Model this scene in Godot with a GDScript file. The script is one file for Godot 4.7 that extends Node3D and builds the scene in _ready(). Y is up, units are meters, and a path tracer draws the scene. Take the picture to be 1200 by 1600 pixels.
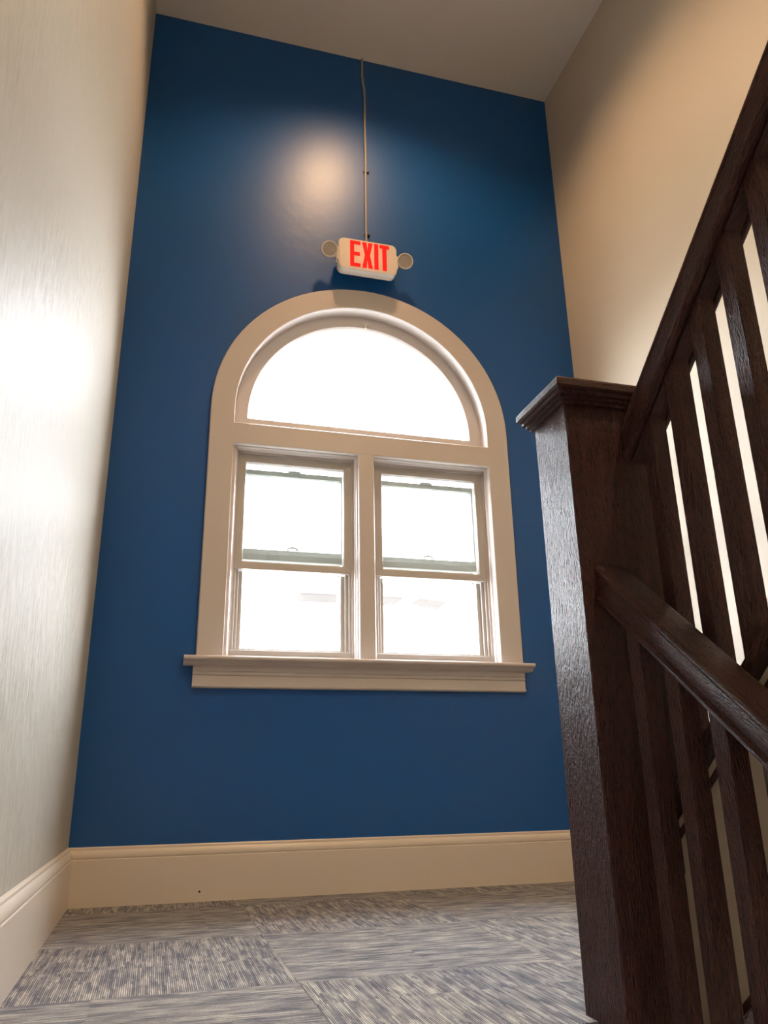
extends Node3D
# Stair landing with a blue end wall, an arched window, an EXIT sign and dark wooden railings.
# x runs along the blue wall (0 = left wall), y is up from the landing carpet, z runs away from the blue wall.

const LAMP_COLOR := Color(1.0, 0.80, 0.60)
const W := 2.25          # width of the stairwell
const H := 4.255         # ceiling height above the landing
const FAR := 6.5         # end of the stairwell behind the camera
const EDGE := 1.845       # front edge of the landing
const SLOPE := 0.83      # rise over run of both flights
const RUN := 0.2229
const RISE := 0.185

var M := {}
var taken := {}

# ---------------------------------------------------------------- naming and tagging
func numbered(called: String) -> String:
	var n: int = taken.get(called, 0)
	taken[called] = n + 1
	return called if n == 0 else "%s_%03d" % [called, n]

func thing(called: String, label := "", category := "", group := "", kind := "") -> Node3D:
	var o := Node3D.new()
	o.name = numbered(called)
	add_child(o)
	tag(o, label, category, group, kind)
	return o

func tag(o: Node, label := "", category := "", group := "", kind := "") -> void:
	if label: o.set_meta("label", label)
	if category: o.set_meta("category", category)
	if group: o.set_meta("group", group)
	if kind: o.set_meta("kind", kind)

func begin() -> SurfaceTool:
	var st := SurfaceTool.new()
	st.begin(Mesh.PRIMITIVE_TRIANGLES)
	return st

func obj(called: String, st: SurfaceTool, mat: Material, parent: Node = null) -> MeshInstance3D:
	var o := MeshInstance3D.new()
	st.generate_tangents()
	o.mesh = st.commit()
	o.material_override = null
	o.mesh.surface_set_material(0, mat)
	if parent == null:
		o.name = numbered(called)
		add_child(o)
	else:
		var n := 0
		var nm := called
		while parent.has_node(NodePath(nm)):
			n += 1
			nm = "%s_%03d" % [called, n]
		o.name = nm
		parent.add_child(o, true)
	return o

func structure(called: String, st: SurfaceTool, mat: Material) -> MeshInstance3D:
	var o := obj(called, st, mat)
	o.set_meta("kind", "structure")
	return o

# ---------------------------------------------------------------- mesh helpers
func tri(st: SurfaceTool, p: Array, n: Array, uv: Array) -> void:
	var face: Vector3 = (p[1] - p[0]).cross(p[2] - p[0])
	if face.length_squared() < 1e-16:
		return
	var order := [0, 1, 2]
	if face.dot(n[0] + n[1] + n[2]) > 0.0:
		order = [0, 2, 1]
	for k in order:
		st.set_normal(n[k]); st.set_uv(uv[k]); st.add_vertex(p[k])

func quad(st: SurfaceTool, a: Vector3, b: Vector3, c: Vector3, d: Vector3, na: Vector3, nb: Vector3, nc: Vector3, nd: Vector3, ua: Vector2, ub: Vector2, uc: Vector2, ud: Vector2) -> void:
	tri(st, [a, b, c], [na, nb, nc], [ua, ub, uc])
	tri(st, [a, c, d], [na, nc, nd], [ua, uc, ud])

# two outline normals for every edge of a profile, shared across gentle corners
func edge_normals(poly: PackedVector2Array, gentle := 40.0) -> Array:
	var n := poly.size()
	var area := 0.0
	for i in n:
		area += poly[i].cross(poly[(i + 1) % n])
	var flat: Array[Vector2] = []
	for i in n:
		var d := (poly[(i + 1) % n] - poly[i]).normalized()
		flat.append(Vector2(d.y, -d.x) * signf(area))
	var out := []
	for i in n:
		var before := flat[(i + n - 1) % n]
		var after := flat[(i + 1) % n]
		var s := flat[i]
		var e := flat[i]
		if rad_to_deg(absf(s.angle_to(before))) < gentle: s = (s + before).normalized()
		if rad_to_deg(absf(e.angle_to(after))) < gentle: e = (e + after).normalized()
		out.append([s, e])
	return out

# extrudes a profile: U and V span the profile, along is the whole length
func prism(st: SurfaceTool, poly: PackedVector2Array, at: Vector3, U: Vector3, V: Vector3, along: Vector3, shift := 0.0, gentle := 40.0) -> void:
	var n := poly.size()
	var nr := edge_normals(poly, gentle)
	var length := along.length()
	var w := along / length
	var nu := V.cross(w).normalized()
	if nu.dot(U) < 0: nu = -nu
	var nv := U.cross(w).normalized()
	if nv.dot(V) < 0: nv = -nv
	var s := shift
	for i in n:
		var a := at + U * poly[i].x + V * poly[i].y
		var j := (i + 1) % n
		var b := at + U * poly[j].x + V * poly[j].y
		var na: Vector3 = (nu * nr[i][0].x + nv * nr[i][0].y).normalized()
		var nb: Vector3 = (nu * nr[i][1].x + nv * nr[i][1].y).normalized()
		var t := s + a.distance_to(b)
		quad(st, a, b, b + along, a + along, na, nb, nb, na, Vector2(s, shift), Vector2(t, shift), Vector2(t, shift + length), Vector2(s, shift + length))
		s = t
	var idx := Geometry2D.triangulate_polygon(poly)
	var cap := U.cross(V).normalized()
	if cap.dot(along) < 0: cap = -cap
	for k in range(0, idx.size(), 3):
		var p := []
		var q := []
		var uv := []
		for m in 3:
			var c := poly[idx[k + m]]
			p.append(at + U * c.x + V * c.y)
			q.append(at + U * c.x + V * c.y + along)
			uv.append(Vector2(c.x + shift, c.y + shift))
		tri(st, p, [-cap, -cap, -cap], uv)
		tri(st, q, [cap, cap, cap], uv)

func rect(x0: float, y0: float, x1: float, y1: float, bevel := 0.0) -> PackedVector2Array:
	if bevel <= 0.0:
		return PackedVector2Array([Vector2(x0, y0), Vector2(x1, y0), Vector2(x1, y1), Vector2(x0, y1)])
	var b := bevel
	return PackedVector2Array([Vector2(x0 + b, y0), Vector2(x1 - b, y0), Vector2(x1, y0 + b), Vector2(x1, y1 - b), Vector2(x1 - b, y1), Vector2(x0 + b, y1), Vector2(x0, y1 - b), Vector2(x0, y0 + b)])

func round_rect(x0: float, y0: float, x1: float, y1: float, r: float, steps := 6) -> PackedVector2Array:
	var out := PackedVector2Array()
	for c in [[x1 - r, y0 + r, -90.0], [x1 - r, y1 - r, 0.0], [x0 + r, y1 - r, 90.0], [x0 + r, y0 + r, 180.0]]:
		for k in steps + 1:
			var a := deg_to_rad(c[2] + 90.0 * k / steps)
			out.append(Vector2(c[0] + r * cos(a), c[1] + r * sin(a)))
	return out

# a box whose four long edges (along the named axis) are chamfered
func block(st: SurfaceTool, a: Vector3, b: Vector3, axis := "y", bevel := 0.0, shift := 0.0) -> void:
	if axis == "y":
		prism(st, rect(a.x, a.z, b.x, b.z, bevel), Vector3(0, a.y, 0), Vector3.RIGHT, Vector3.BACK, Vector3(0, b.y - a.y, 0), shift)
	elif axis == "x":
		prism(st, rect(a.z, a.y, b.z, b.y, bevel), Vector3(a.x, 0, 0), Vector3.BACK, Vector3.UP, Vector3(b.x - a.x, 0, 0), shift)
	else:
		prism(st, rect(a.x, a.y, b.x, b.y, bevel), Vector3(0, 0, a.z), Vector3.RIGHT, Vector3.UP, Vector3(0, 0, b.z - a.z), shift)

# sweeps a closed profile (d = outward, z = towards the room) along a path in the wall's plane
func sweep(st: SurfaceTool, path: Array, out: Array, prof: PackedVector2Array, closed: bool, smooth: bool) -> void:
	var n := path.size()
	var nr := edge_normals(prof)
	var m := prof.size()
	var run := 0.0
	for i in (n if closed else n - 1):
		var j := (i + 1) % n
		var p: Vector2 = path[i]
		var q: Vector2 = path[j]
		var d := (q - p).normalized()
		var side := Vector2(d.y, -d.x)
		if side.dot(out[i] + out[j]) < 0: side = -side
		var oi: Vector2 = out[i].normalized() if smooth else side
		var oj: Vector2 = out[j].normalized() if smooth else side
		var s := 0.0
		for k in m:
			var e := (k + 1) % m
			var a2: Vector2 = p + out[i] * prof[k].x
			var b2: Vector2 = p + out[i] * prof[e].x
			var c2: Vector2 = q + out[j] * prof[e].x
			var d2: Vector2 = q + out[j] * prof[k].x
			var n0: Vector2 = nr[k][0]
			var n1: Vector2 = nr[k][1]
			var t := s + prof[k].distance_to(prof[e])
			quad(st, Vector3(a2.x, a2.y, prof[k].y), Vector3(b2.x, b2.y, prof[e].y), Vector3(c2.x, c2.y, prof[e].y), Vector3(d2.x, d2.y, prof[k].y),
				Vector3(oi.x * n0.x, oi.y * n0.x, n0.y), Vector3(oi.x * n1.x, oi.y * n1.x, n1.y), Vector3(oj.x * n1.x, oj.y * n1.x, n1.y), Vector3(oj.x * n0.x, oj.y * n0.x, n0.y),
				Vector2(s, run), Vector2(t, run), Vector2(t, run + p.distance_to(q)), Vector2(s, run + p.distance_to(q)))
			s = t
		run += p.distance_to(q)
	if not closed:
		var idx := Geometry2D.triangulate_polygon(prof)
		for which in [0, n - 1]:
			var d: Vector2 = (path[1] - path[0]) if which == 0 else (path[n - 2] - path[n - 1])
			var nn := -Vector3(d.x, d.y, 0).normalized()
			for k in range(0, idx.size(), 3):
				var p := []
				var uv := []
				for g in 3:
					var c := prof[idx[k + g]]
					var at: Vector2 = path[which] + out[which] * c.x
					p.append(Vector3(at.x, at.y, c.y)); uv.append(c)
				tri(st, p, [nn, nn, nn], uv)

func ring_rect(st: SurfaceTool, x0: float, y0: float, x1: float, y1: float, prof: PackedVector2Array) -> void:
	sweep(st, [Vector2(x0, y0), Vector2(x1, y0), Vector2(x1, y1), Vector2(x0, y1)], [Vector2(-1, -1), Vector2(1, -1), Vector2(1, 1), Vector2(-1, 1)], prof, true, false)

# a solid of revolution: profile of (radius, height) about an axis through at
func lathe(st: SurfaceTool, prof: Array, at: Vector3, axis: Vector3, sides := 24) -> void:
	var w := axis.normalized()
	var u := w.cross(Vector3.RIGHT if absf(w.x) < 0.8 else Vector3.UP).normalized()
	var v := w.cross(u)
	var s := 0.0
	for i in prof.size() - 1:
		var a: Vector2 = prof[i]
		var b: Vector2 = prof[i + 1]
		var d := (b - a).normalized()
		var nn := Vector2(d.y, -d.x)
		for k in sides:
			var t0 := TAU * k / sides
			var t1 := TAU * (k + 1) / sides
			var r0 := u * cos(t0) + v * sin(t0)
			var r1 := u * cos(t1) + v * sin(t1)
			var m0 := (r0 * nn.x + w * nn.y).normalized()
			var m1 := (r1 * nn.x + w * nn.y).normalized()
			quad(st, at + r0 * a.x + w * a.y, at + r1 * a.x + w * a.y, at + r1 * b.x + w * b.y, at + r0 * b.x + w * b.y, m0, m1, m1, m0,
				Vector2(float(k) / sides, s), Vector2(float(k + 1) / sides, s), Vector2(float(k + 1) / sides, s + a.distance_to(b)), Vector2(float(k) / sides, s + a.distance_to(b)))
		s += a.distance_to(b)

func tube(st: SurfaceTool, pts: Array, r: float, sides := 10) -> void:
	for i in pts.size() - 1:
		var a: Vector3 = pts[i]
		var b: Vector3 = pts[i + 1]
		lathe(st, [Vector2(r, 0), Vector2(r, a.distance_to(b))], a, b - a, sides)
	lathe(st, [Vector2(0.0001, 0), Vector2(r, 0)], pts[0], pts[1] - pts[0], sides)
	var e: int = pts.size()
	lathe(st, [Vector2(r, 0), Vector2(0.0001, 0)], pts[e - 1], pts[e - 1] - pts[e - 2], sides)

func flat_poly(st: SurfaceTool, poly: PackedVector2Array, z0: float, z1: float) -> void:
	prism(st, poly, Vector3(0, 0, z0), Vector3.RIGHT, Vector3.UP, Vector3(0, 0, z1 - z0))

# ---------------------------------------------------------------- materials
func noise(sd: int, freq: float, octaves := 4) -> FastNoiseLite:
	var f := FastNoiseLite.new()
	f.seed = sd
	f.noise_type = FastNoiseLite.TYPE_SIMPLEX_SMOOTH
	f.frequency = freq
	f.fractal_octaves = octaves
	return f

func plain(color: Color, rough: float, metal := 0.0) -> StandardMaterial3D:
	var m := StandardMaterial3D.new()
	m.albedo_color = color
	m.roughness = rough
	m.metallic = metal
	return m

# paint with a faint relief of brush and plaster; sx and sy stretch the relief
func paint(color: Color, rough: float, relief: float, freq: float, scale: Vector3, sd: int, world := true) -> StandardMaterial3D:
	var m := plain(color, rough)
	var im := Image.create(512, 512, false, Image.FORMAT_RGBA8)
	var f := noise(sd, freq, 5)
	for y in 512:
		for x in 512:
			# blended across the seam so the tile repeats
			var ax := x / 512.0
			var ay := y / 512.0
			var h := lerpf(lerpf(f.get_noise_2d(x, y), f.get_noise_2d(x - 512, y), ax), lerpf(f.get_noise_2d(x, y - 512), f.get_noise_2d(x - 512, y - 512), ax), ay)
			var g := clampf(0.5 + 0.5 * h, 0, 1)
			im.set_pixel(x, y, Color(g, g, g))
	im.bump_map_to_normal_map(6.0)
	m.normal_enabled = true
	m.normal_texture = ImageTexture.create_from_image(im)
	m.normal_scale = relief
	m.uv1_triplanar = true
	m.uv1_world_triplanar = world
	m.uv1_scale = scale
	return m

# dark open-grained wood; the grain runs along v
func wood(dark: Color, light: Color, sd: int) -> StandardMaterial3D:
	var w := 512
	var h := 1024
	var im := Image.create(w, h, false, Image.FORMAT_RGBA8)
	var bump := Image.create(w, h, false, Image.FORMAT_RGBA8)
	var broad := noise(sd, 1.0, 3)
	var fine := noise(sd + 1, 1.0, 3)
	var pore := noise(sd + 2, 1.0, 2)
	for y in h:
		var fy := float(y)
		for x in w:
			var fx := float(x)
			var bend := 14.0 * broad.get_noise_2d(fx * 0.004, fy * 0.0025)
			var g := 0.5 + 0.5 * broad.get_noise_2d((fx + bend * 3.0) * 0.022, fy * 0.0016)
			var f := 0.5 + 0.5 * fine.get_noise_2d((fx + bend) * 0.22, fy * 0.007)
			var p := pore.get_noise_2d((fx + bend) * 0.16, fy * 0.020)
			var p2 := pore.get_noise_2d((fx + bend) * 0.45 + 300.0, fy * 0.03)
			var pit := clampf((maxf(p, p2 * 0.9) - 0.20) * 3.5, 0.0, 1.0)
			var c := dark.lerp(light, clampf(0.55 * g + 0.45 * f, 0, 1))
			c = c.lerp(dark * 0.45, pit * 0.7)
			im.set_pixel(x, y, Color(c.r, c.g, c.b))
			var hh := clampf(0.75 + 0.2 * (f - 0.5) - 0.6 * pit, 0, 1)
			bump.set_pixel(x, y, Color(hh, hh, hh))
	bump.bump_map_to_normal_map(5.0)
	var m := plain(Color.WHITE, 0.42)
	m.albedo_texture = ImageTexture.create_from_image(im)
	m.normal_enabled = true
	m.normal_texture = ImageTexture.create_from_image(bump)
	m.normal_scale = 1.1
	m.uv1_scale = Vector3(3.2, 1.4, 1)
	return m

# loop-pile carpet tile: ribs along v, every rib broken into dashes of a few yarn tones
func carpet(sd: int) -> StandardMaterial3D:
	var n := 1024
	var ribs := 140
	var rng := RandomNumberGenerator.new()
	rng.seed = sd
	var yarn := [Color(0.44, 0.45, 0.50), Color(0.53, 0.53, 0.56), Color(0.63, 0.62, 0.62), Color(0.71, 0.70, 0.69), Color(0.82, 0.80, 0.77)]
	var big := noise(sd + 5, 1.0, 3)
	var fuzz := noise(sd + 9, 0.35, 2)
	var im := Image.create(n, n, false, Image.FORMAT_RGBA8)
	var bump := Image.create(n, n, false, Image.FORMAT_RGBA8)
	var tone := []
	for r in ribs:
		var row := PackedFloat32Array()
		row.resize(n)
		var y := 0
		while y < n:
			var length := rng.randi_range(30, 220)
			var v := rng.randf_range(-1.3, 1.3)
			for k in length:
				if y + k < n: row[y + k] = v
			y += length
		tone.append(row)
	for y in n:
		var drift := PackedFloat32Array()
		for r in ribs:
			drift.append(2.0 + 1.9 * big.get_noise_2d(r * 0.11, y * 0.0045))
		for x in n:
			var rf := float(x) * ribs / n
			var r := mini(int(rf), ribs - 1)
			var across := rf - r
			var v: float = clampf(drift[r] + tone[r][y], 0.0, 3.999)
			var c: Color = yarn[int(v)].lerp(yarn[int(v) + 1], v - int(v))
			var loop := 0.85 + 0.15 * sin(y * 0.9 + r * 2.1)
			var prof := sin(PI * across)
			var jitter := 1.0 + 0.45 * fuzz.get_noise_2d(x, y)
			var k := (0.55 + 0.45 * prof) * jitter
			im.set_pixel(x, y, Color(c.r * k, c.g * k, c.b * k))
			var h := clampf(0.15 + 0.7 * prof * loop, 0, 1)
			bump.set_pixel(x, y, Color(h, h, h))
	bump.bump_map_to_normal_map(3.0)
	var m := plain(Color.WHITE, 0.95)
	m.albedo_texture = ImageTexture.create_from_image(im)
	m.normal_enabled = true
	m.normal_texture = ImageTexture.create_from_image(bump)
	m.normal_scale = 0.7
	m.metallic_specular = 0.25
	return m

func glass(tint: Color, alpha: float) -> StandardMaterial3D:
	var m := plain(Color(tint.r, tint.g, tint.b, alpha), 0.0)
	m.transparency = BaseMaterial3D.TRANSPARENCY_ALPHA
	return m

func make_materials() -> void:
	M.blue = paint(Color(0.0, 0.315, 0.585), 0.40, 0.08, 0.02, Vector3(1.3, 1.3, 1.3), 11)
	M.blue.metallic_specular = 0.5
	M.white = paint(Color(0.71, 0.69, 0.645), 0.50, 0.42, 0.03, Vector3(2.2, 0.30, 2.2), 12)
	M.white.metallic_specular = 0.27
	M.cream = paint(Color(0.77, 0.725, 0.65), 0.55, 0.12, 0.03, Vector3(1.5, 1.5, 1.5), 13)
	M.ceiling = plain(Color(0.86, 0.845, 0.82), 0.9)
	M.trim = plain(Color(0.80, 0.765, 0.745), 0.32)
	M.base = plain(Color(0.88, 0.835, 0.78), 0.32)  # trim paint made lighter: the stronger light on the baseboards put into its colour
	M.vinyl = plain(Color(0.72, 0.695, 0.67), 0.4)
	M.screen_frame = plain(Color(0.50, 0.515, 0.49), 0.5)
	M.wood = wood(Color(0.185, 0.108, 0.108), Color(0.385, 0.24, 0.225), 21)
	M.wood.metallic_specular = 0.37
	M.carpet = [carpet(31), carpet(32)]
	M.floor = plain(Color(0.62, 0.60, 0.58), 0.9)
	M.glass = glass(Color(0.9, 0.96, 0.93), 0.012)
	M.plastic = plain(Color(0.86, 0.83, 0.78), 0.35)
	M.lens = plain(Color(0.66, 0.64, 0.61), 0.25)
	M.hole = plain(Color(0.02, 0.02, 0.02), 0.8)
	M.cable = plain(Color(0.62, 0.60, 0.57), 0.5)
	M.clip = plain(Color(0.05, 0.05, 0.06), 0.4)
	M.siding = plain(Color(0.85, 0.84, 0.82), 0.9)
	M.eave = plain(Color(0.265, 0.24, 0.235), 0.9)
	M.ground = plain(Color(0.5, 0.5, 0.48), 0.95)
	M.red = plain(Color(0.70, 0.0, 0.01), 0.8)
	M.red.emission_enabled = true
	M.red.emission = Color(1.0, 0.0, 0.02)
	M.red.emission_energy_multiplier = 0.70
	M.lamp_glass = plain(Color(0.95, 0.9, 0.8), 0.3)
	M.lamp_glass.emission_enabled = true
	M.lamp_glass.emission = Color(1.0, 0.80, 0.52)
	M.lamp_glass.emission_energy_multiplier = 2.0
	M.brass = plain(Color(0.55, 0.45, 0.30), 0.3, 0.9)

# ---------------------------------------------------------------- lights
func ceiling_light(at: Vector3, energy: float, color: Color, label: String) -> void:
	# a short open can with the glowing lens set back inside it: the rim cuts the light off near the ceiling
	var t := thing("ceiling_light", label, "ceiling light")
	t.position = at
	var st := begin()
	lathe(st, [Vector2(0.0001, 0.0), Vector2(0.125, 0.0), Vector2(0.128, -0.004), Vector2(0.128, -0.075), Vector2(0.124, -0.079), Vector2(0.120, -0.075), Vector2(0.112, -0.030), Vector2(0.0001, -0.028)], Vector3.ZERO, Vector3.UP, 36)
	obj("can", st, M.brass, t)
	st = begin()
	lathe(st, [Vector2(0.108, -0.031), Vector2(0.090, -0.042), Vector2(0.050, -0.050), Vector2(0.0001, -0.052)], Vector3.ZERO, Vector3.UP, 32)
	obj("lens", st, M.lamp_glass, t)
	var l := SpotLight3D.new()
	l.name = "lamp_light"
	l.position = Vector3(0, -0.07, 0)
	l.rotation = Vector3(-PI / 2, 0, 0)
	l.light_color = color
	l.light_energy = energy
	l.light_size = 0.09
	l.spot_range = 14.0
	l.spot_attenuation = 2.0
	l.spot_angle = 73.0
	l.spot_angle_attenuation = 0.6
	l.shadow_enabled = true
	t.add_child(l)

# ---------------------------------------------------------------- the window
const CX := 1.117        # middle of the arch
const CY := 2.003        # its springing height
const RI := 0.606        # inner edge of the casing
const RO := 0.713        # outer edge
const SILL := 0.887

func arch(r: float, y0: float, steps := 48) -> Array:
	var pts := [Vector2(CX - r, y0)]
	var out := [Vector2(-1, 0)]
	for k in steps + 1:
		var a := PI - PI * k / steps
		pts.append(Vector2(CX + r * cos(a), CY + r * sin(a)))
		out.append(Vector2(cos(a), sin(a)))
	pts.append(Vector2(CX + r, y0))
	out.append(Vector2(1, 0))
	return [pts, out]

func half_disc(r: float, y0: float, steps := 48) -> PackedVector2Array:
	var poly := PackedVector2Array([Vector2(CX - r, y0)])
	for k in steps + 1:
		var a := PI - PI * k / steps
		poly.append(Vector2(CX + r * cos(a), CY + r * sin(a)))
	poly.append(Vector2(CX + r, y0))
	return poly

func build_window_trim() -> void:
	var t := thing("trim", "white arched window casing with mullion, sill and apron on the blue wall", "", "", "structure")
	t.name = "trim_1"
	var a := arch(RI, SILL)
	var st := begin()
	sweep(st, a[0], a[1], PackedVector2Array([Vector2(0.0, -0.005), Vector2(0.0, 0.019), Vector2(0.003, 0.022), Vector2(RO - RI - 0.004, 0.022), Vector2(RO - RI, 0.018), Vector2(RO - RI, -0.005)]), false, true)
	obj("casing", st, M.trim, t)
	st = begin()
	block(st, Vector3(CX - RI - 0.002, 1.829, -0.06), Vector3(CX + RI + 0.002, 1.930, 0.0222), "x", 0.003)
	obj("transom_bar", st, M.trim, t)
	st = begin()
	block(st, Vector3(1.079, SILL, -0.06), Vector3(1.150, 1.831, 0.0218), "y", 0.003)
	obj("mullion", st, M.trim, t)
	# stool: a nosed board with a cove under it
	st = begin()
	var prof := PackedVector2Array()
	prof.append(Vector2(-0.12, SILL))
	for k in 7:
		var an := PI / 2 - PI * k / 6.0
		prof.append(Vector2(0.066 + 0.009 * cos(an), SILL - 0.009 + 0.009 * sin(an)))
	prof.append_array([Vector2(0.058, SILL - 0.021), Vector2(0.050, SILL - 0.026), Vector2(0.042, SILL - 0.034), Vector2(0.002, SILL - 0.034), Vector2(0.002, SILL - 0.028), Vector2(-0.12, SILL - 0.028)])
	prism(st, prof, Vector3(0.357, 0, 0), Vector3.BACK, Vector3.UP, Vector3(1.861 - 0.357, 0, 0), 0.0, 55.0)
	obj("stool", st, M.trim, t)
	st = begin()
	var y := 0.766
	prism(st, PackedVector2Array([Vector2(-0.002, y), Vector2(0.024, y), Vector2(0.028, y + 0.004), Vector2(0.028, y + 0.008), Vector2(0.022, y + 0.012), Vector2(0.022, y + 0.046), Vector2(0.019, y + 0.048), Vector2(0.022, y + 0.050), Vector2(0.026, y + 0.053), Vector2(0.026, y + 0.058), Vector2(0.022, y + 0.060), Vector2(0.022, y + 0.064), Vector2(0.026, y + 0.066), Vector2(0.026, SILL - 0.034), Vector2(-0.002, SILL - 0.034)]),
		Vector3(0.396, 0, 0), Vector3.BACK, Vector3.UP, Vector3(1.830 - 0.396, 0, 0), 0.0, 20.0)
	obj("apron", st, M.trim, t)

func build_arched_window() -> void:
	var t := thing("window", "half-round fixed window above the two sash windows", "", "", "structure")
	t.name = "window_1"
	var a := arch(RI, 1.930)
	var st := begin()
	sweep(st, a[0], a[1], PackedVector2Array([Vector2(-0.004, -0.20), Vector2(-0.004, -0.045), Vector2(0.0, -0.040), Vector2(0.0, -0.004), Vector2(0.03, -0.004), Vector2(0.03, -0.20)]), false, true)
	obj("jamb", st, M.trim, t)
	st = begin()
	var b := arch(0.541, 1.962)
	sweep(st, b[0], b[1], PackedVector2Array([Vector2(-0.010, -0.074), Vector2(-0.010, -0.070), Vector2(0.0, -0.052), Vector2(0.003, -0.048), Vector2(0.0625, -0.048), Vector2(0.0625, -0.10), Vector2(-0.006, -0.10)]), false, true)
	block(st, Vector3(CX - 0.603, 1.9305, -0.10), Vector3(CX + 0.603, 1.990, -0.0484), "x", 0.003)
	block(st, Vector3(CX - 0.53, 1.988, -0.10), Vector3(CX + 0.53, 1.998, -0.066), "x", 0.003)
	obj("sash", st, M.trim, t)
	st = begin()
	flat_poly(st, half_disc(0.536, 1.990), -0.088, -0.084)
	obj("pane", st, M.glass, t)
	st = begin()
	block(st, Vector3(CX + 0.016, CY + 0.540, -0.048), Vector3(CX + 0.022, CY + 0.566, -0.040), "y", 0.001)
	block(st, Vector3(CX + 0.006, CY + 0.562, -0.048), Vector3(CX + 0.036, CY + 0.569, -0.040), "x", 0.001)
	obj("hook", st, M.plastic, t)

func build_sash_window(called: String, label: String, x0: float, x1: float) -> void:
	var t := thing("window", label, "", "", "structure")
	t.name = called
	var y0 := SILL
	var y1 := 1.829
	# jamb: stepped liner
	var st := begin()
	ring_rect(st, x0, y0, x1, y1, PackedVector2Array([Vector2(0.03, -0.002), Vector2(0.0, -0.002), Vector2(-0.004, -0.004), Vector2(-0.007, -0.012), Vector2(-0.012, -0.016), Vector2(-0.012, -0.032), Vector2(-0.008, -0.034), Vector2(-0.008, -0.040), Vector2(-0.020, -0.042), Vector2(-0.020, -0.20), Vector2(0.03, -0.20)]))
	obj("jamb", st, M.trim, t)
	# bottom track
	st = begin()
	block(st, Vector3(x0 + 0.019, y0 + 0.010, -0.15), Vector3(x1 - 0.019, y0 + 0.056, -0.080), "x", 0.003)
	block(st, Vector3(x0 + 0.019, y0 + 0.010, -0.082), Vector3(x1 - 0.019, y0 + 0.044, -0.044), "x", 0.003)
	obj("bottom_track", st, M.vinyl, t)
	# side tracks beside the open lower half
	for s in [x0 + 0.0195, x1 - 0.0195]:
		st = begin()
		var d := 1.0 if s < (x0 + x1) / 2 else -1.0
		for band in [[0.0, 0.012, -0.150, -0.050], [0.012, 0.026, -0.150, -0.062], [0.026, 0.044, -0.150, -0.078]]:
			var xa: float = s + d * band[0]
			var xb: float = s + d * band[1]
			block(st, Vector3(minf(xa, xb), y0 + 0.012, band[2]), Vector3(maxf(xa, xb), 1.2755, band[3]), "y", 0.0015)
		obj("side_track", st, M.vinyl, t)
	# inner sash, pushed up
	var ix0 := x0 + 0.021
	var ix1 := x1 - 0.021
	var sash := begin()
	var prof := PackedVector2Array([Vector2(0.0, -0.074), Vector2(0.0, -0.052), Vector2(0.003, -0.047), Vector2(0.030, -0.044), Vector2(0.036, -0.044), Vector2(0.036, -0.074)])
	ring_rect(sash, ix0 + 0.036, 1.312, ix1 - 0.036, 1.770, prof)
	var io := obj("inner_sash", sash, M.vinyl, t)
	st = begin()
	block(st, Vector3(ix0 + 0.032, 1.306, -0.064), Vector3(ix1 - 0.032, 1.776, -0.060), "y")
	obj("pane", st, M.glass, io)
	# outer sash, let down a little: a strip of daylight shows above its top rail
	var ox0 := ix0 + 0.014
	var ox1 := ix1 - 0.014
	sash = begin()
	ring_rect(sash, ox0 + 0.026, 1.384, ox1 - 0.026, 1.730, PackedVector2Array([Vector2(0.0, -0.116), Vector2(0.0, -0.098), Vector2(0.003, -0.092), Vector2(0.025, -0.090), Vector2(0.025, -0.116)]))
	block(sash, Vector3(ox0 + 0.006, 1.330, -0.114), Vector3(ox1 - 0.006, 1.362, -0.088), "x", 0.003)
	var oo := obj("outer_sash", sash, M.screen_frame, t)
	st = begin()
	block(st, Vector3(ox0 + 0.022, 1.380, -0.106), Vector3(ox1 - 0.022, 1.734, -0.103), "y")
	obj("pane", st, M.glass, oo)
	var mid := (ox0 + ox1) / 2
	st = begin()
	flat_poly(st, PackedVector2Array([Vector2(mid - 0.032, 1.752), Vector2(mid + 0.032, 1.752), Vector2(mid + 0.026, 1.762), Vector2(mid - 0.026, 1.762)]), -0.112, -0.086)
	obj("latch", st, M.screen_frame, oo)
	st = begin()
	var half := []
	var outw := []
	for k in 13:
		var an := PI - PI * k / 12.0
		half.append(Vector2(mid + 0.022 * cos(an), 1.383 + 0.013 * sin(an)))
		outw.append(Vector2(cos(an), sin(an)))
	sweep(st, half, outw, PackedVector2Array([Vector2(-0.004, -0.094), Vector2(-0.004, -0.088), Vector2(0.004, -0.088), Vector2(0.004, -0.094)]), false, true)
	obj("lift_tab", st, M.screen_frame, oo)
	# storm pane behind the open lower half
	sash = begin()
	ring_rect(sash, x0 + 0.064, y0 + 0.046, x1 - 0.064, 1.322, PackedVector2Array([Vector2(0.0, -0.142), Vector2(0.0, -0.126), Vector2(0.012, -0.124), Vector2(0.012, -0.142)]))
	var so := obj("storm_panel", sash, M.screen_frame, t)
	st = begin()
	block(st, Vector3(x0 + 0.060, y0 + 0.042, -0.136), Vector3(x1 - 0.060, 1.326, -0.133), "y")
	obj("pane", st, M.glass, so)

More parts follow.
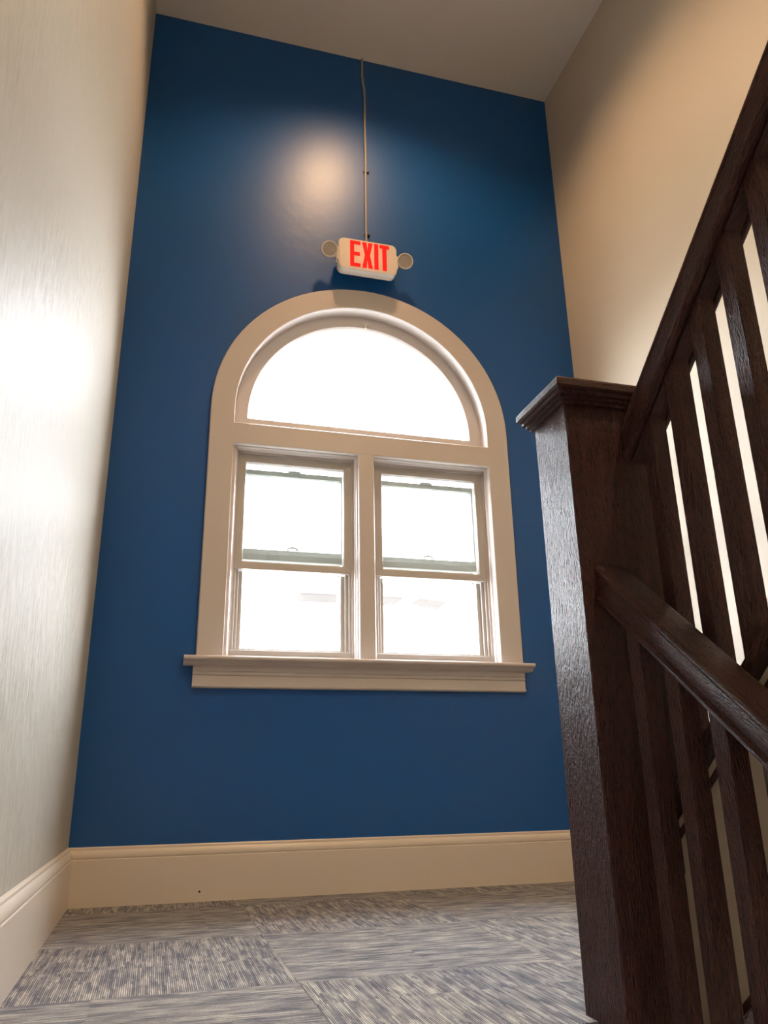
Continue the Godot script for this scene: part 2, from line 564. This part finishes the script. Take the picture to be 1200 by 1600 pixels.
# ---------------------------------------------------------------- room shell
func build_shell() -> void:
	# end wall with the arched opening cut out
	var wall := CSGCombiner3D.new()
	wall.name = "wall_back"
	var slab := CSGBox3D.new()
	slab.name = "slab"
	slab.size = Vector3(W + 0.4, H + 2.6, 0.24)
	slab.position = Vector3(W / 2, (H + 0.2 - 2.4) / 2, -0.12)
	slab.material = M.blue
	wall.add_child(slab)
	var cut := CSGPolygon3D.new()
	cut.name = "opening"
	cut.operation = CSGShape3D.OPERATION_SUBTRACTION
	cut.polygon = half_disc(RI + 0.028, SILL - 0.02)
	cut.depth = 0.6
	cut.position = Vector3(0, 0, 0.3)
	cut.material = M.blue
	wall.add_child(cut)
	add_child(wall)
	tag(wall, "deep blue painted end wall around the arched window", "", "", "structure")
	var st := begin()
	block(st, Vector3(-0.2, -2.4, -0.24), Vector3(0, H + 0.2, FAR + 0.2), "z")
	tag(structure("wall_left", st, M.white), "glossy off-white wall on the left of the landing")
	st = begin()
	block(st, Vector3(W, -2.4, -0.24), Vector3(W + 0.2, H + 0.2, FAR + 0.2), "z")
	tag(structure("wall_right", st, M.cream), "cream wall beyond the railing")
	st = begin()
	block(st, Vector3(-0.2, -2.4, FAR), Vector3(W + 0.2, H + 0.2, FAR + 0.2), "x")
	tag(structure("wall_front", st, M.white), "off-white wall behind the camera")
	st = begin()
	block(st, Vector3(-0.2, H, -0.24), Vector3(W + 0.2, H + 0.2, FAR + 0.2), "z")
	tag(structure("ceiling", st, M.ceiling), "plain pale ceiling above the landing")
	# landing
	st = begin()
	block(st, Vector3(0, -0.26, 0), Vector3(W, -0.009, EDGE), "x")
	block(st, Vector3(1.239, -0.26, EDGE), Vector3(W, -0.001, EDGE + 0.10), "x")
	var fl := structure("floor", st, M.floor)
	tag(fl, "landing floor laid with grey and blue carpet tiles")
	var xs := [0.0, 0.6, 1.2, 1.8, W]
	var zs := [0.0, 0.18, 0.78, 1.38, EDGE]
	for i in 4:
		for j in 4:
			var x0: float = xs[i] + (0.0006 if i > 0 else 0.0)
			var x1: float = xs[i + 1] - 0.0006
			var z0: float = zs[j] + 0.0006
			var z1: float = zs[j + 1] - (0.0006 if j < 3 else 0.0)
			st = begin()
			block(st, Vector3(x0, -0.009, z0), Vector3(x1, -0.0012, z1), "z")
			# top with its own grain direction, quarter-turned from tile to tile
			var along_z := (i + j) % 2 == 0
			var o := Vector2(0.37 * i, 0.23 * j)
			var c := [Vector3(x0, 0, z0), Vector3(x1, 0, z0), Vector3(x1, 0, z1), Vector3(x0, 0, z1)]
			var uv := []
			for p in c:
				var a := Vector2(p.x - x0, p.z - z0) / 0.6
				uv.append((a if along_z else Vector2(a.y, a.x)) + o)
			quad(st, c[0], c[1], c[2], c[3], Vector3.UP, Vector3.UP, Vector3.UP, Vector3.UP, uv[0], uv[1], uv[2], uv[3])
			obj("carpet_tile", st, M.carpet[(i * 3 + j) % 2], fl)
	# halls above and below
	st = begin()
	block(st, Vector3(0, -2.1, EDGE + 0.0), Vector3(W, -1.85, FAR), "x")
	tag(structure("floor", st, M.floor), "lower hall floor at the foot of the stairs")
	st = begin()
	block(st, Vector3(0, 1.60, EDGE + RUN * 10), Vector3(W, 1.85, FAR), "x")
	tag(structure("floor", st, M.floor), "upper hall floor at the head of the stairs")

# tall baseboard: flat board, groove, ogee cap
func base_profile(h: float) -> PackedVector2Array:
	return PackedVector2Array([Vector2(-0.002, -0.004), Vector2(0.019, -0.004), Vector2(0.019, h - 0.043), Vector2(0.0165, h - 0.041), Vector2(0.0165, h - 0.0385), Vector2(0.0185, h - 0.036), Vector2(0.019, h - 0.030), Vector2(0.017, h - 0.021), Vector2(0.0125, h - 0.014), Vector2(0.0095, h - 0.011), Vector2(0.0095, h - 0.004), Vector2(0.007, h - 0.001), Vector2(0.003, h), Vector2(-0.002, h)])

func build_baseboards() -> void:
	var h := 0.197
	var st := begin()
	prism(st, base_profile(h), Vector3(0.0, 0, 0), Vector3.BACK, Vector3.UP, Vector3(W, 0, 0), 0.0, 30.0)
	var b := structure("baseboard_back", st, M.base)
	tag(b, "tall baseboard in light-brightened trim paint under the blue wall")
	st = begin()
	lathe(st, [Vector2(0.0001, 0.0008), Vector2(0.0035, 0.0008), Vector2(0.004, 0.0)], Vector3(0.468, 0.034, 0.019), Vector3.BACK, 12)
	obj("nail_hole", st, M.hole, b)
	st = begin()
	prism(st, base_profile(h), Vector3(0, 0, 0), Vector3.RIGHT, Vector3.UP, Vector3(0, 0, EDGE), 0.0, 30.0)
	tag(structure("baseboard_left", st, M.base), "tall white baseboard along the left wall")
	st = begin()
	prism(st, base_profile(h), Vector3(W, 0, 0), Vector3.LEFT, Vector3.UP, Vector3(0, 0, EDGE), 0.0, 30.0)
	tag(structure("baseboard_right", st, M.base), "tall baseboard in light-brightened trim paint along the right wall")

# ---------------------------------------------------------------- exit sign and its cable
func letter(strokes: Array) -> PackedVector2Array:
	var out := PackedVector2Array()
	for p in strokes:
		out.append(Vector2(p[0], p[1]))
	return out

func lamp_head(t: Node3D, at: Vector3) -> void:
	var face := Vector3(-0.12, -0.30, 1.0).normalized()
	var st := begin()
	lathe(st, [Vector2(0.0001, -0.030), Vector2(0.020, -0.029), Vector2(0.034, -0.020), Vector2(0.0405, -0.006), Vector2(0.0405, 0.002), Vector2(0.039, 0.0045), Vector2(0.0355, 0.0045), Vector2(0.0345, 0.001)], at, face, 32)
	var head := obj("lamp_head", st, M.plastic, t)
	st = begin()
	# faceted lens: rings of slightly raised steps
	var prof := [Vector2(0.0345, 0.001)]
	for k in 6:
		var r := 0.034 - 0.0055 * k
		prof.append(Vector2(r, 0.0025 + 0.0004 * k))
		prof.append(Vector2(r - 0.003, 0.0012 + 0.0004 * k))
	prof.append(Vector2(0.0001, 0.004))
	lathe(st, prof, at, face, 16)
	obj("lens", st, M.lens, head)

func build_exit_sign() -> void:
	var t := thing("exit_sign", "lit red EXIT sign with two round lamp heads above the arched window", "exit sign")
	var x0 := 0.9645
	var x1 := 1.2595
	var y0 := 2.768
	var y1 := 2.946
	var st := begin()
	block(st, Vector3(1.058, 2.830, 0.0005), Vector3(1.166, 2.930, 0.060), "z", 0.006)
	obj("junction_box", st, M.plastic, t)
	st = begin()
	flat_poly(st, round_rect(x0, y0, x1, y1, 0.028), 0.060, 0.105)
	obj("housing", st, M.plastic, t)
	st = begin()
	flat_poly(st, round_rect(x0 + 0.003, y0 + 0.003, x1 - 0.003, y1 - 0.003, 0.026), 0.104, 0.110)
	obj("face_plate", st, M.plastic, t)
	var b := 2.785
	var h := 0.1495
	var z0 := 0.1095
	var z1 := 0.1112
	var s := 0.0205      # stroke
	var x := 1.0205
	var w := 0.0525
	st = begin()
	flat_poly(st, letter([[x, b], [x + w, b], [x + w, b + s], [x + s, b + s], [x + s, b + h / 2 - s / 2], [x + w * 0.94, b + h / 2 - s / 2], [x + w * 0.94, b + h / 2 + s / 2], [x + s, b + h / 2 + s / 2], [x + s, b + h - s], [x + w, b + h - s], [x + w, b + h], [x, b + h]]), z0, z1)
	tag(obj("letter", st, M.red, t), "red letter E")
	x = 1.081
	w = 0.0545
	var m := x + w / 2
	var q := 0.023
	st = begin()
	flat_poly(st, letter([[x, b], [x + q, b], [m, b + h / 2 - 0.025], [x + w - q, b], [x + w, b], [m + 0.013, b + h / 2], [x + w, b + h], [x + w - q, b + h], [m, b + h / 2 + 0.025], [x + q, b + h], [x, b + h], [m - 0.013, b + h / 2]]), z0, z1)
	tag(obj("letter", st, M.red, t), "red letter X")
	x = 1.1430
	st = begin()
	flat_poly(st, rect(x, b, x + 0.0215, b + h), z0, z1)
	tag(obj("letter", st, M.red, t), "red letter I")
	x = 1.1712
	w = 0.049
	st = begin()
	flat_poly(st, letter([[x + w / 2 - 0.011, b], [x + w / 2 + 0.011, b], [x + w / 2 + 0.011, b + h - s], [x + w, b + h - s], [x + w, b + h], [x, b + h], [x, b + h - s], [x + w / 2 - 0.011, b + h - s]]), z0, z1)
	tag(obj("letter", st, M.red, t), "red letter T")
	for side in [-1.0, 1.0]:
		var e := x0 if side < 0 else x1
		st = begin()
		block(st, Vector3(minf(e - side * 0.004, e + side * 0.009), 2.818, 0.068), Vector3(maxf(e - side * 0.004, e + side * 0.009), 2.896, 0.098), "x", 0.004)
		block(st, Vector3(minf(e + side * 0.006, e + side * 0.034), 2.842, 0.076), Vector3(maxf(e + side * 0.006, e + side * 0.034), 2.872, 0.092), "x", 0.004)
		obj("arm", st, M.plastic, t)
		lamp_head(t, Vector3(e + side * 0.0452, 2.866, 0.106))
	var l := OmniLight3D.new()
	l.name = "sign_light"
	l.position = Vector3(1.12, 2.86, 0.145)
	l.light_color = Color(1.0, 0.10, 0.08)
	l.light_energy = 0.004
	l.light_size = 0.02
	l.omni_range = 10.0
	l.omni_attenuation = 2.0
	l.shadow_enabled = true
	t.add_child(l)

func build_cable() -> void:
	var t := thing("cable", "thin grey cable running down the blue wall from the ceiling to the sign", "cable")
	var st := begin()
	var z := 0.008
	tube(st, [Vector3(1.118, H - 0.001, z), Vector3(1.117, 4.13, z), Vector3(1.121, 4.08, z), Vector3(1.128, 4.03, z), Vector3(1.130, 3.95, z), Vector3(1.129, 3.80, z), Vector3(1.131, 3.55, z), Vector3(1.129, 3.40, z), Vector3(1.129, 3.20, z), Vector3(1.130, 2.909, z)], 0.0062, 12)
	obj("cord", st, M.cable, t)
	for y in [3.472, 3.068]:
		st = begin()
		block(st, Vector3(1.119, y - 0.004, 0.0), Vector3(1.149, y + 0.004, 0.006), "x", 0.001)
		lathe(st, [Vector2(0.005, 0.0), Vector2(0.005, 0.011), Vector2(0.0001, 0.012)], Vector3(1.146, y, 0.0), Vector3.BACK, 10)
		obj("clip", st, M.clip, t)

# ---------------------------------------------------------------- newel, railings, flights
const NX0 := 1.041
const NX1 := 1.236
const NZ0 := 1.800
const NZ1 := 1.940

func build_newel() -> void:
	var t := thing("newel_post", "thick dark wooden newel post with a moulded cap at the landing's edge", "newel post")
	var st := begin()
	block(st, Vector3(NX0, 0.0005, NZ0), Vector3(NX1, 1.152, NZ1), "y", 0.003, 0.13)
	block(st, Vector3(NX0, -0.55, EDGE + 0.0015), Vector3(NX1, 0.0005, NZ1), "y", 0.003, 0.13)
	obj("shaft", st, M.wood, t)
	# cap: two stepped mouldings and a slab, each mitred round
	st = begin()
	for step in [[0.008, 1.138, 1.148], [0.014, 1.146, 1.156], [0.021, 1.154, 1.165]]:
		var o: float = step[0]
		block(st, Vector3(NX0 - o, step[1], NZ0 - o), Vector3(NX1 + o, step[2], NZ1 + o), "y", 0.002, 0.4)
	obj("cap_moulding", st, M.wood, t)
	st = begin()
	var e := 0.029
	# rounded-over slab
	var path: Array[Vector2] = [Vector2(NX0 - e, NZ0 - e), Vector2(NX1 + e, NZ0 - e), Vector2(NX1 + e, NZ1 + e), Vector2(NX0 - e, NZ1 + e)]
	var lower: Array = [[0.0035, 1.164], [0.0, 1.168], [0.0, 1.181], [0.0045, 1.187]]
	for k in lower.size() - 1:
		for i in 4:
			var j := (i + 1) % 4
			var c := Vector2((NX0 + NX1) / 2, (NZ0 + NZ1) / 2)
			var ring := func(p: Vector2, inset: float, y: float) -> Vector3:
				var s := Vector2(signf(p.x - c.x), signf(p.y - c.y)) * inset
				return Vector3(p.x - s.x, y, p.y - s.y)
			var a: Vector3 = ring.call(path[i], lower[k][0], lower[k][1])
			var b: Vector3 = ring.call(path[j], lower[k][0], lower[k][1])
			var d: Vector3 = ring.call(path[i], lower[k + 1][0], lower[k + 1][1])
			var f: Vector3 = ring.call(path[j], lower[k + 1][0], lower[k + 1][1])
			var mid: Vector2 = (path[i] + path[j]) / 2 - c
			var side := Vector3(mid.x, 0, mid.y).normalized()
			var n: Vector3 = (b - a).cross(d - a).normalized()
			if n.dot(side) < 0: n = -n
			var len := a.distance_to(b)
			quad(st, a, b, f, d, n, n, n, n, Vector2(0.1 * k, 0), Vector2(0.1 * k, len), Vector2(0.1 * k + 0.02, len), Vector2(0.1 * k + 0.02, 0))
	for yy in [[1.164, -1.0, 0.0035], [1.187, 1.0, 0.0045]]:
		var i2: float = yy[2]
		var n := Vector3(0, yy[1], 0)
		var xa := NX0 - e + i2
		var xb := NX1 + e - i2
		var za := NZ0 - e + i2
		var zb := NZ1 + e - i2
		quad(st, Vector3(xa, yy[0], za), Vector3(xb, yy[0], za), Vector3(xb, yy[0], zb), Vector3(xa, yy[0], zb), n, n, n, n, Vector2(0, 0), Vector2(0, 0.25), Vector2(0.2, 0.25), Vector2(0.2, 0))
	obj("cap_slab", st, M.wood, t)

# handrail section, seen end-on; y already along the plumb line
func rail_profile() -> PackedVector2Array:
	var k := 1.0 / cos(atan(SLOPE))
	var p := [[-0.018, 0.0055], [0.018, 0.0055], [0.0182, 0.003], [0.0215, 0.003], [0.0222, 0.0002], [0.0275, 0.0], [0.0310, 0.0006], [0.0342, 0.0022], [0.0365, 0.0045], [0.0377, 0.0075], [0.0380, 0.0105], [0.0345, 0.0122], [0.0300, 0.0145], [0.0350, 0.0455], [0.0338, 0.0475], [0.0370, 0.0500], [0.0375, 0.0535], [0.0355, 0.0565], [0.030, 0.0587], [0.0, 0.0605]]
	var out := PackedVector2Array()
	for q in p:
		out.append(Vector2(q[0], q[1] * k))
	for i in range(p.size() - 2, 1, -1):
		out.append(Vector2(-p[i][0], p[i][1] * k))
	return out

func build_railing(label: String, x: float, bottom: float, up: float, z_first: float, pitch: float, count: int, z_end: float, cap_top: float) -> void:
	var t := thing("stair_railing", label, "railing")
	var s := SLOPE * up
	var st := begin()
	prism(st, rail_profile(), Vector3(x, bottom, NZ1), Vector3.RIGHT, Vector3.UP, Vector3(0, s * (z_end - NZ1), z_end - NZ1), 0.3 * x, 29.0)
	obj("handrail", st, M.wood, t)
	# shoe rail that the balusters stand on
	st = begin()
	prism(st, rect(-0.034, -0.030, 0.034, 0.0, 0.004), Vector3(x, cap_top, NZ1), Vector3.RIGHT, Vector3.UP, Vector3(0, s * (z_end - NZ1), z_end - NZ1), 0.7, 35.0)
	obj("shoe_rail", st, M.wood, t)
	var half := 0.0175
	var last := NZ1
	for k in count:
		var za := z_first + pitch * k
		var zb := za + 2 * half
		var low := func(z: float) -> float: return cap_top + s * (z - NZ1)
		var high := func(z: float) -> float: return bottom + s * (z - NZ1)
		# square baluster whose ends follow the slope
		st = begin()
		var y0: float = low.call((za + zb) / 2) - 0.012
		var y1: float = high.call((za + zb) / 2) + 0.016
		block(st, Vector3(x - half, y0, za), Vector3(x + half, y1, zb), "y", 0.0015, 0.17 * k + x)
		obj("baluster", st, M.wood, t)
		# fillet blocks between the balusters, under the rail and on the shoe
		if za - last > 0.005:
			st = begin()
			prism(st, rect(-half + 0.001, -0.002, half - 0.001, 0.010), Vector3(x, high.call(last), last), Vector3.RIGHT, Vector3.UP, Vector3(0, s * (za - last), za - last), 0.3 * k)
			obj("fillet", st, M.wood, t)
		last = zb

func build_flights() -> void:
	# upper flight: cream closed stringer, treads, risers and a plastered soffit
	var t := thing("staircase", "upper flight rising behind the railing with a cream stringer", "staircase")
	var x0 := 1.186
	var z_end := EDGE + RUN * 10 + 0.1
	var base := 0.352      # shoe top at NZ1
	var st := begin()
	var run := z_end - NZ1
	prism(st, rect(x0, -0.385, x0 + 0.034, -0.029), Vector3(0, base, NZ1), Vector3.RIGHT, Vector3.UP, Vector3(0, SLOPE * run, run))
	obj("stringer", st, M.cream, t)
	st = begin()
	prism(st, rect(x0 - 0.010, -0.062, x0 + 0.001, -0.053, 0.002), Vector3(0, base, NZ1), Vector3.RIGHT, Vector3.UP, Vector3(0, SLOPE * run, run))
	tag(obj("stringer_bead", st, M.wood, t), "thin dark moulding")
	st = begin()
	prism(st, rect(x0 - 0.006, -0.385, x0 + 0.001, -0.120, 0.001), Vector3(0, base, NZ1), Vector3.RIGHT, Vector3.UP, Vector3(0, SLOPE * run, run))
	obj("stringer_panel", st, M.cream, t)
	st = begin()
	prism(st, rect(x0 - 0.008, -0.405, x0 + 0.036, -0.384, 0.003), Vector3(0, base, NZ1), Vector3.RIGHT, Vector3.UP, Vector3(0, SLOPE * run, run))
	tag(obj("stringer_edge", st, M.wood, t), "dark lower edge strip")
	st = begin()
	prism(st, rect(x0 + 0.036, -0.378, W - 0.003, -0.340), Vector3(0, base, NZ1), Vector3.RIGHT, Vector3.UP, Vector3(0, SLOPE * run, run))
	obj("soffit", st, M.cream, t)
	for k in 10:
		var z := EDGE + 0.085 + RUN * k
		st = begin()
		block(st, Vector3(1.239, RISE * (k + 1) - 0.028, z - 0.025), Vector3(W - 0.003, RISE * (k + 1), z + RUN + 0.01), "x", 0.004, 0.2 * k)
		obj("tread", st, M.wood, t)
		st = begin()
		block(st, Vector3(1.239, RISE * k + (0.0 if k > 0 else 0.001), z), Vector3(W - 0.003, RISE * (k + 1) - 0.028, z + 0.018), "x")
		obj("riser", st, M.cream, t)
	# lower flight going down towards the camera
	t = thing("staircase", "lower flight going down from the landing's front edge", "staircase")
	for k in range(1, 10):
		var z := EDGE + RUN * (k - 1)
		st = begin()
		block(st, Vector3(0.002, -RISE * k - 0.028, z + 0.004), Vector3(1.07, -RISE * k, z + RUN + 0.025), "x", 0.004, 0.2 * k)
		obj("tread", st, M.floor, t)
		st = begin()
		block(st, Vector3(0.002, -RISE * (k + 1) + 0.001, z + RUN), Vector3(1.07, -RISE * k - 0.028, z + RUN + 0.018), "x")
		obj("riser", st, M.cream, t)
	st = begin()
	prism(st, rect(1.072, -0.36, 1.142, -0.03), Vector3(0, -0.02, NZ1), Vector3.RIGHT, Vector3.UP, Vector3(0, -SLOPE * 1.74, 1.74))
	obj("stringer", st, M.wood, t)

# ---------------------------------------------------------------- outside
func build_outside() -> void:
	var st := begin()
	block(st, Vector3(-60, -3.4, -80), Vector3(60, -3.2, -0.4), "x")
	tag(structure("ground", st, M.ground), "pale ground outside the window")
	var t := thing("house", "pale neighbouring house with dark eaves, washed out beyond the window", "house")
	st = begin()
	block(st, Vector3(1.6, -3.2, -15.5), Vector3(11.0, 3.2, -9.6), "x")
	obj("wall", st, M.siding, t)
	st = begin()
	prism(st, PackedVector2Array([Vector2(-9.6, 3.2), Vector2(-15.5, 3.2), Vector2(-12.5, 3.9)]), Vector3(1.4, 0, 0), Vector3.BACK, Vector3.UP, Vector3(9.8, 0, 0))
	obj("roof", st, M.siding, t)
	st = begin()
	block(st, Vector3(2.36, 3.30, -9.6), Vector3(4.08, 3.53, -9.0), "x", 0.02)
	tag(obj("eave", st, M.eave, t), "dark eave board")
	st = begin()
	flat_poly(st, PackedVector2Array([Vector2(4.36, 3.32), Vector2(4.87, 3.27), Vector2(4.87, 3.57), Vector2(4.76, 3.57)]), -9.6, -9.0)
	tag(obj("gable_end", st, M.eave, t), "dark corner of the gable")

# ---------------------------------------------------------------- scene
func _ready() -> void:
	var cam := Camera3D.new()
	cam.name = "camera"
	cam.transform = Transform3D(Basis(Vector3(0.96285, -0.01697, 0.26951), Vector3(-0.07258, 0.94503, 0.31883), Vector3(-0.26011, -0.32654, 0.90869)).orthonormalized(), Vector3(0.26757, 0.39325, 3.26105))
	cam.fov = 66.02
	cam.near = 0.02
	cam.far = 200.0
	add_child(cam)
	cam.make_current()

	var env := Environment.new()
	env.background_mode = Environment.BG_SKY
	var sky := Sky.new()
	var sm := ProceduralSkyMaterial.new()
	sm.sky_top_color = Color(0.94, 0.97, 1.0)
	sm.sky_horizon_color = Color(0.99, 0.995, 1.0)
	sm.ground_horizon_color = Color(0.8, 0.8, 0.8)
	sm.ground_bottom_color = Color(0.6, 0.6, 0.6)
	sm.sky_energy_multiplier = 5.0
	sm.ground_energy_multiplier = 2.5
	sky.sky_material = sm
	env.sky = sky
	env.tonemap_mode = Environment.TONE_MAPPER_LINEAR
	env.tonemap_exposure = 1.0
	env.sdfgi_enabled = true
	env.ssao_enabled = true
	env.ssil_enabled = true
	var we := WorldEnvironment.new()
	we.name = "world"
	we.environment = env
	add_child(we)

	make_materials()
	ceiling_light(Vector3(1.06, H, 0.84), 3.0, LAMP_COLOR, "round can ceiling light over the landing")
	ceiling_light(Vector3(1.60, H, 3.40), 6.0, Color(1.0, 0.86, 0.68), "round can ceiling light at the head of the stairs")
	ceiling_light(Vector3(1.10, 1.60, 5.0), 14.0, Color(1.0, 0.94, 0.90), "added fill light in the lower hall, shaped as a round ceiling can")  # added fill lamp, unseen: its bounce brightens the low end wall and newel

	build_shell()
	build_baseboards()
	build_window_trim()
	build_arched_window()
	build_sash_window("window_2", "left sash window under the arch, its inner sash pushed up", 0.521, 1.079)
	build_sash_window("window_3", "right sash window under the arch, its inner sash pushed up", 1.150, 1.727)
	build_flights()
	build_newel()
	build_railing("dark wooden railing of the upper flight, rising right of the newel post", 1.2025, 1.022, 1.0, 1.986, 0.0945, 22, EDGE + RUN * 10, 0.366)
	build_railing("dark wooden railing of the lower flight, descending in front of the newel post", 1.1072, 0.713, -1.0, 1.992, 0.0985, 17, EDGE + RUN * 8, -0.02)
	build_exit_sign()
	build_cable()
	build_outside()
